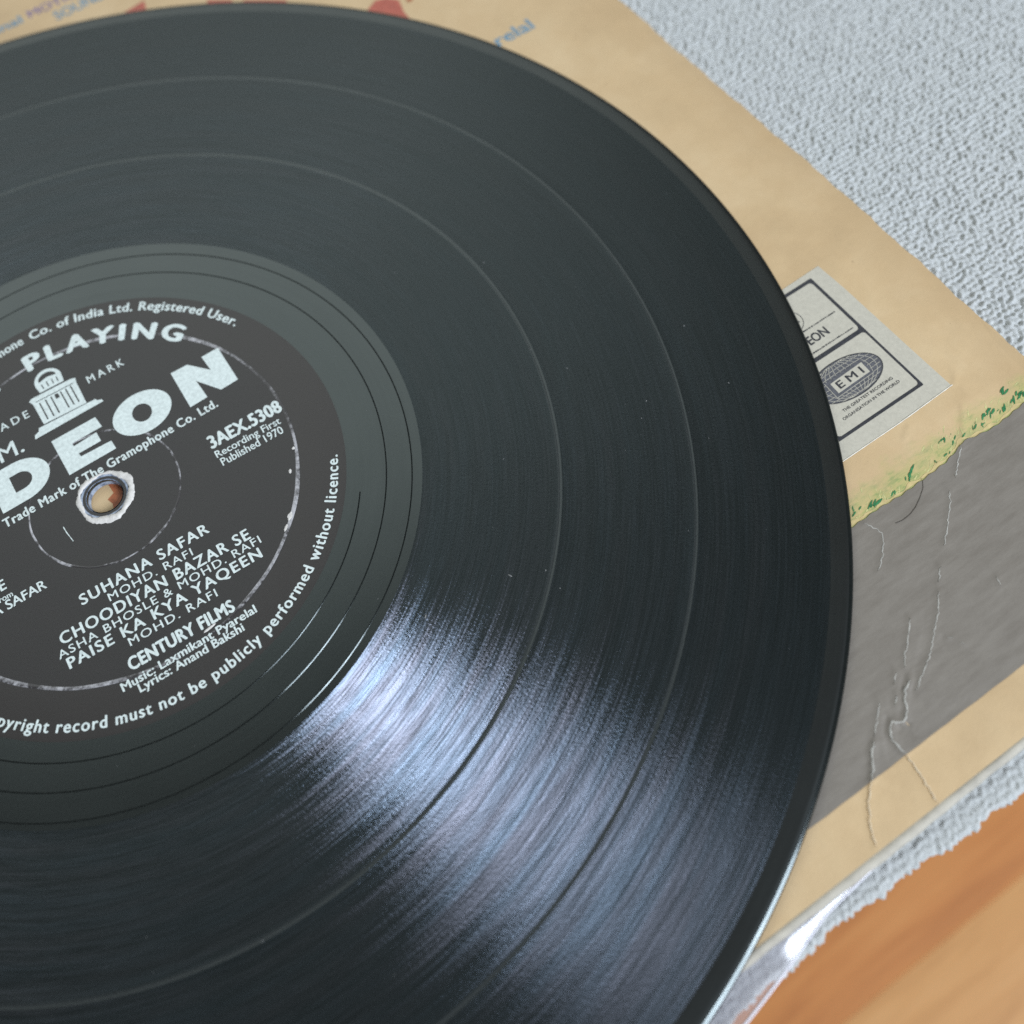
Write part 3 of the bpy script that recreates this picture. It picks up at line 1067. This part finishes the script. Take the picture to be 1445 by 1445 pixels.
# run-out groove: one spiral V cut, drawn as a fine raised-lip channel
def spiral():
    V, F = [], []
    turns, n_ = 2.35, 900
    for i in range(n_ + 1):
        t_ = turns * i / n_
        a = math.radians(-35) - 2 * math.pi * t_
        r = 53.6 + 5.3 * t_ + 0.35 * math.sin(a * 1.0 + 1)
        for dr, dz in ((-0.14, 0.002), (0.0, 0.095), (0.0, 0.095), (0.14, 0.002)):
            V.append(((r + dr) * math.cos(a), (r + dr) * math.sin(a), dz))
    for i in range(n_):
        for k_ in (0, 2):
            F.append((i * 4 + k_, i * 4 + k_ + 1, i * 4 + k_ + 5, i * 4 + k_ + 4))
    mesh_obj('runout_groove', V, F, M['wet'], rec, True)


spiral()

LZ = 0.06
label = lathe('paper_label', [(HOLE + 0.25, LZ - 0.03), (5.2, LZ), (20, LZ), (40, LZ), (50.2, LZ), (50.7, 0.0)], M['label'], rec, 240)
LT = LZ + 0.072
zc = lambda x, y_: LT
for r0, w in ((40.6, 0.95), (15.9, 0.6)):
    seg = 420
    pr = []
    V, F = [], []
    for k in range(seg):
        a = 2 * math.pi * k / seg
        ww = w * (0.75 + 0.25 * math.sin(a * 7 + r0) * math.sin(a * 3))
        rr = r0 + 0.10 * math.sin(a * 2 + 1) + 0.04 * math.sin(a * 17)
        for q, dz in ((-0.5, 0.004), (-0.2, 0.045), (0.1, 0.062), (0.3, 0.038), (0.5, 0.004)):
            V.append(((rr + q * ww) * math.cos(a), (rr + q * ww) * math.sin(a), LZ + dz))
    for k in range(seg):
        k2 = (k + 1) % seg
        for i in range(4):
            F.append((k * 5 + i, k * 5 + i + 1, k2 * 5 + i + 1, k2 * 5 + i))
    mesh_obj('pressed_ring', V, F, M['ridge'], label, True)

# torn paper ring round the spindle hole, with bluish bared edge inside
V, F = [], []
seg = 90
random.seed(5)
jit = [0.0] * seg
for k in range(seg):
    a = 2 * math.pi * k / seg
    jit[k] = 0.30 * math.sin(a * 3 + 1) + 0.18 * math.sin(a * 7) + 0.12 * random.uniform(-1, 1)
for k in range(seg):
    a = 2 * math.pi * k / seg
    off = 0.35 * math.cos(a - math.radians(-65))
    ro = 6.15 + 0.85 * jit[k] + off + 0.10 * random.uniform(-1, 1)
    ri = 4.95 + 0.22 * math.sin(a * 5 + 2) + 0.1 * random.uniform(-1, 1)
    for r_, z_ in ((ro, LZ + 0.01), (ro - 0.15, LZ + 0.14), ((ro + ri) / 2, LZ + 0.20), (ri + 0.1, LZ + 0.16), (ri, LZ + 0.02)):
        V.append((r_ * math.cos(a), r_ * math.sin(a), z_ + 0.03 * random.uniform(-1, 1)))
for k in range(seg):
    k2 = (k + 1) % seg
    for i in range(4):
        F.append((k * 5 + i, k2 * 5 + i, k2 * 5 + i + 1, k * 5 + i + 1))
mesh_obj('torn_hole_edge', V, F, M['torn'], label, True)
lathe('bared_hole_lip', [(5.05, LZ + 0.05), (4.6, LZ - 0.02), (4.2, -0.12), (3.9, -0.4), (HOLE - 0.06, -0.8), (HOLE - 0.08, -1.75)], M['bluecore'], label, 80)

sil = M['silver']
# ODEON in heavy wide capitals
Dz = zc
poly_mesh('lettering', ell(-28.2, 13.9, 6.6, 5.3, 48), sil, label, Dz, holes=(ell(-28.2, 13.9, 2.3, 2.3, 28),))


def dshape(x0, x1, y0, y1, r):
    out = [(x0, y0)]
    cy = (y0 + y1) / 2
    hh = (y1 - y0) / 2
    cx = x1 - r
    for k_ in range(0, 21):
        a = -math.pi / 2 + math.pi * k_ / 20
        out.append((cx + r * math.cos(a), cy + hh * math.sin(a)))
    out.append((x0, y1))
    return out


poly_mesh('lettering', dshape(-19.3, -7.0, 8.9, 19.15, 6.6), sil, label, Dz, holes=(dshape(-15.25, -10.9, 11.9, 16.2, 2.4),))
poly_mesh('lettering', [(-4.2, 9.0), (6.65, 9.0), (6.55, 11.4), (-0.4, 11.75), (-0.5, 12.7), (4.7, 12.7), (4.7, 15.3), (-0.7, 15.0), (-0.75, 15.9), (6.3, 15.9), (6.0, 19.0), (-4.3, 19.1)], sil, label, Dz)
poly_mesh('lettering', ell(15.0, 13.85, 6.65, 5.3, 52), sil, label, Dz, holes=(ell(14.95, 13.8, 2.15, 2.35, 28),))
poly_mesh('lettering', [(24.2, 8.6), (28.4, 8.7), (28.2, 13.9), (31.7, 8.6), (35.9, 8.7), (36.0, 18.95), (31.9, 18.95), (32.1, 14.6), (28.4, 19.05), (24.4, 19.2)], sil, label, Dz)

arc_text('The Gramophone', 47.1, 116.0, 89.6, 2.35, sil, label, LT, 0.034, 1.08)
arc_text('Co. of India Ltd. Registered User.', 47.1, 87.6, 27.6, 2.35, sil, label, LT, 0.034, 1.08)
arc_text('Copyright record must not be publicly performed without licence.', 49.0, -143.6, -24.8, 2.3, sil, label, LT, 0.030, 1.15, inward=True)
arc_text('PLAYING', 39.25, 92.6, 40.6, 4.25, sil, label, LT, 0.055, 1.35)
arc_text('LONG', 39.25, 132.0, 102.6, 4.25, sil, label, LT, 0.055, 1.35)
line_text('TRADE', -17.2, 28.1, -5.8, 27.9, 2.0, sil, label, zc, 0.016, 1.5)
line_text('MARK', 8.3, 27.95, 17.0, 27.7, 2.0, sil, label, zc, 0.016, 1.5)
line_text('R.P.M.', -24.6, 21.0, -9.9, 20.4, 4.0, sil, label, zc, 0.010)
line_text('Trade Mark of The Gramophone Co. Ltd.', -20.2, 5.45, 29.4, 5.2, 2.15, sil, label, zc, 0.036, 1.1)
line_text('3AEX.5308', 23.4, -3.5, 40.3, -4.2, 3.1, sil, label, zc, 0.05, 1.05)
line_text('Recording First', 23.4, -6.2, 38.5, -6.8, 1.75, sil, label, zc, 0.016)
line_text('Published 1970', 23.6, -8.6, 37.9, -9.2, 1.9, sil, label, zc, 0.016)
line_text('SUHANA SAFAR', -13.5, -19.9, 14.6, -20.6, 2.35, sil, label, zc, 0.030, 1.18)
line_text('MOHD. RAFI', -8.5, -22.4, 9.6, -23.2, 1.75, sil, label, zc, 0.010, 1.18)
line_text('CHOODIYAN BAZAR SE', -20.0, -25.2, 20.9, -26.8, 2.45, sil, label, zc, 0.030, 1.15)
line_text('ASHA BHOSLE & MOHD. RAFI', -21.5, -27.7, 22.2, -28.9, 1.75, sil, label, zc, 0.010, 1.18)
line_text('PAISE KA KYA YAQEEN', -20.6, -30.6, 21.0, -31.8, 2.3, sil, label, zc, 0.030, 1.18)
line_text('MOHD. RAFI', -8.9, -33.3, 9.8, -34.0, 1.75, sil, label, zc, 0.010, 1.18)
line_text('CENTURY FILMS', -10.9, -37.9, 11.4, -38.7, 2.6, sil, label, zc, 0.05, 1.05)
line_text('Music: Laxmikant Pyarelal', -13.8, -40.8, 14.7, -41.5, 1.75, sil, label, zc, 0.03, 1.03)
line_text('Lyrics: Anand Bakshi', -11.1, -42.8, 11.0, -43.4, 1.75, sil, label, zc, 0.03, 1.03)
line_text('SUHANA SAFAR', -39.0, -11.7, -17.8, -12.1, 2.1, sil, label, zc, 0.022)
line_text('SIDE ONE', -37.2, -7.2, -24.7, -7.4, 2.4, sil, label, zc, 0.026)
line_text('from', -27.6, -9.6, -24.2, -9.7, 1.3, sil, label, zc, 0.02)

# domed temple emblem
steps = [(-7.0, 21.7), (9.2, 21.7), (9.0, 22.4), (8.1, 22.7), (7.9, 23.3), (-5.3, 23.9), (-5.6, 23.1), (-6.7, 22.7)]
emb = [('lettering', steps)]
poly_mesh('emblem_steps', steps, sil, label, zc)
wall = [(-4.0, 24.15), (5.9, 23.55), (6.1, 29.9), (6.4, 31.2), (5.4, 31.6), (-3.9, 32.0), (-4.6, 31.5), (-4.1, 30.4)]
hl = []
for px in (-2.9, -1.5, -0.2, 2.1, 3.3, 4.5):
    hl.append([(px, 24.8), (px + 0.32, 24.8), (px + 0.30, 29.9), (px, 29.9)])
hl.append([(0.75, 28.6), (1.65, 28.6), (1.6, 29.9), (0.75, 29.9)])
hl.append([(-3.4, 30.45), (5.4, 30.1), (5.4, 30.3), (-3.4, 30.65)])
poly_mesh('emblem_columns', wall, sil, label, zc, holes=tuple(hl))
dome = [(-1.7, 32.3)] + [(1.15 + 3.1 * math.cos(a), 34.4 + 3.15 * math.sin(a)) for a in np.linspace(math.pi, 0, 21)] + [(4.0, 32.05)]
arch = [(-0.9, 34.9)] + [(1.15 + 2.05 * math.cos(a), 35.1 + 1.55 * math.sin(a)) for a in np.linspace(math.pi * 0.97, math.pi * 0.03, 13)] + [(3.2, 34.9), (1.2, 35.4)]
dh = [arch, [(-0.7, 32.8), (-0.45, 32.8), (-0.45, 34.2), (-0.7, 34.2)], [(0.5, 32.8), (0.75, 32.8), (0.75, 34.3), (0.5, 34.3)],
      [(1.7, 32.8), (1.95, 32.8), (1.95, 34.3), (1.7, 34.3)], [(2.8, 32.8), (3.05, 32.8), (3.05, 34.2), (2.8, 34.2)]]
poly_mesh('emblem_dome', dome, sil, label, zc, holes=tuple(dh))

# scuff beside the hole and rubs on the label
random.seed(21)
V, F = strip(resample([(-10.0, -1.5), (-9.9, -3.2), (-9.5, -5.8)], 0.3), [0.12 + 0.14 * random.random() for _ in resample([(-10.0, -1.5), (-9.9, -3.2), (-9.5, -5.8)], 0.3)], zc, 0.02)
mesh_obj('scuff', V, F, M['silver'], label)
for (ang0, ang1, r_, w) in ((-44, -41.2, 40.2, 1.1), (-47.5, -45.2, 40.1, 0.7), (-28.5, -27.0, 39.0, 0.8), (-20.5, -19.6, 40.1, 0.8), (-84, -80, 39.4, 0.7)):
    path = [(r_ * math.cos(math.radians(q)), r_ * math.sin(math.radians(q))) for q in np.linspace(ang0, ang1, 9)]
    V, F = strip(path, [w * (0.25 + 0.75 * math.sin(math.pi * (i + 0.3) / 8.6)) * random.uniform(0.6, 1) for i in range(9)], zc, 0.05)
    mesh_obj('scuff', V, F, M['torn'], label)

# dust and lint on the playing surface (too small and many to pick apart)
V, F = [], []
random.seed(17)
spots = [(119.7, -54.7), (121.3, -37.9), (103.4, -48.1), (100.1, -50.8), (40.9, -61.3), (64.9, -66.9), (58.7, -63.8), (94.9, -31.7), (65.0, -71.5)]
for i in range(120):
    if i < len(spots):
        x, y_ = spots[i]
        s = 0.11
    else:
        r_ = math.sqrt(random.uniform(52 ** 2, 147 ** 2))
        a = random.uniform(-2.2, 1.9)
        x, y_ = r_ * math.cos(a), r_ * math.sin(a)
        s = random.uniform(0.025, 0.06)
    an = random.uniform(0, 3.1)
    L = s * random.choice((1, 1, 1.5, 4))
    b = len(V)
    for px, py in ((-L, -s), (L, -s * .7), (L * .8, s), (-L * .7, s * .8)):
        V.append((x + px * math.cos(an) - py * math.sin(an), y_ + px * math.sin(an) + py * math.cos(an), 0.03))
    V.append((x, y_, 0.03 + s))
    for q in range(4):
        F.append((b + q, b + (q + 1) % 4, b + 4))
d_ = mesh_obj('dust', V, F, M['dust'], rec)
d_['kind'] = 'stuff'
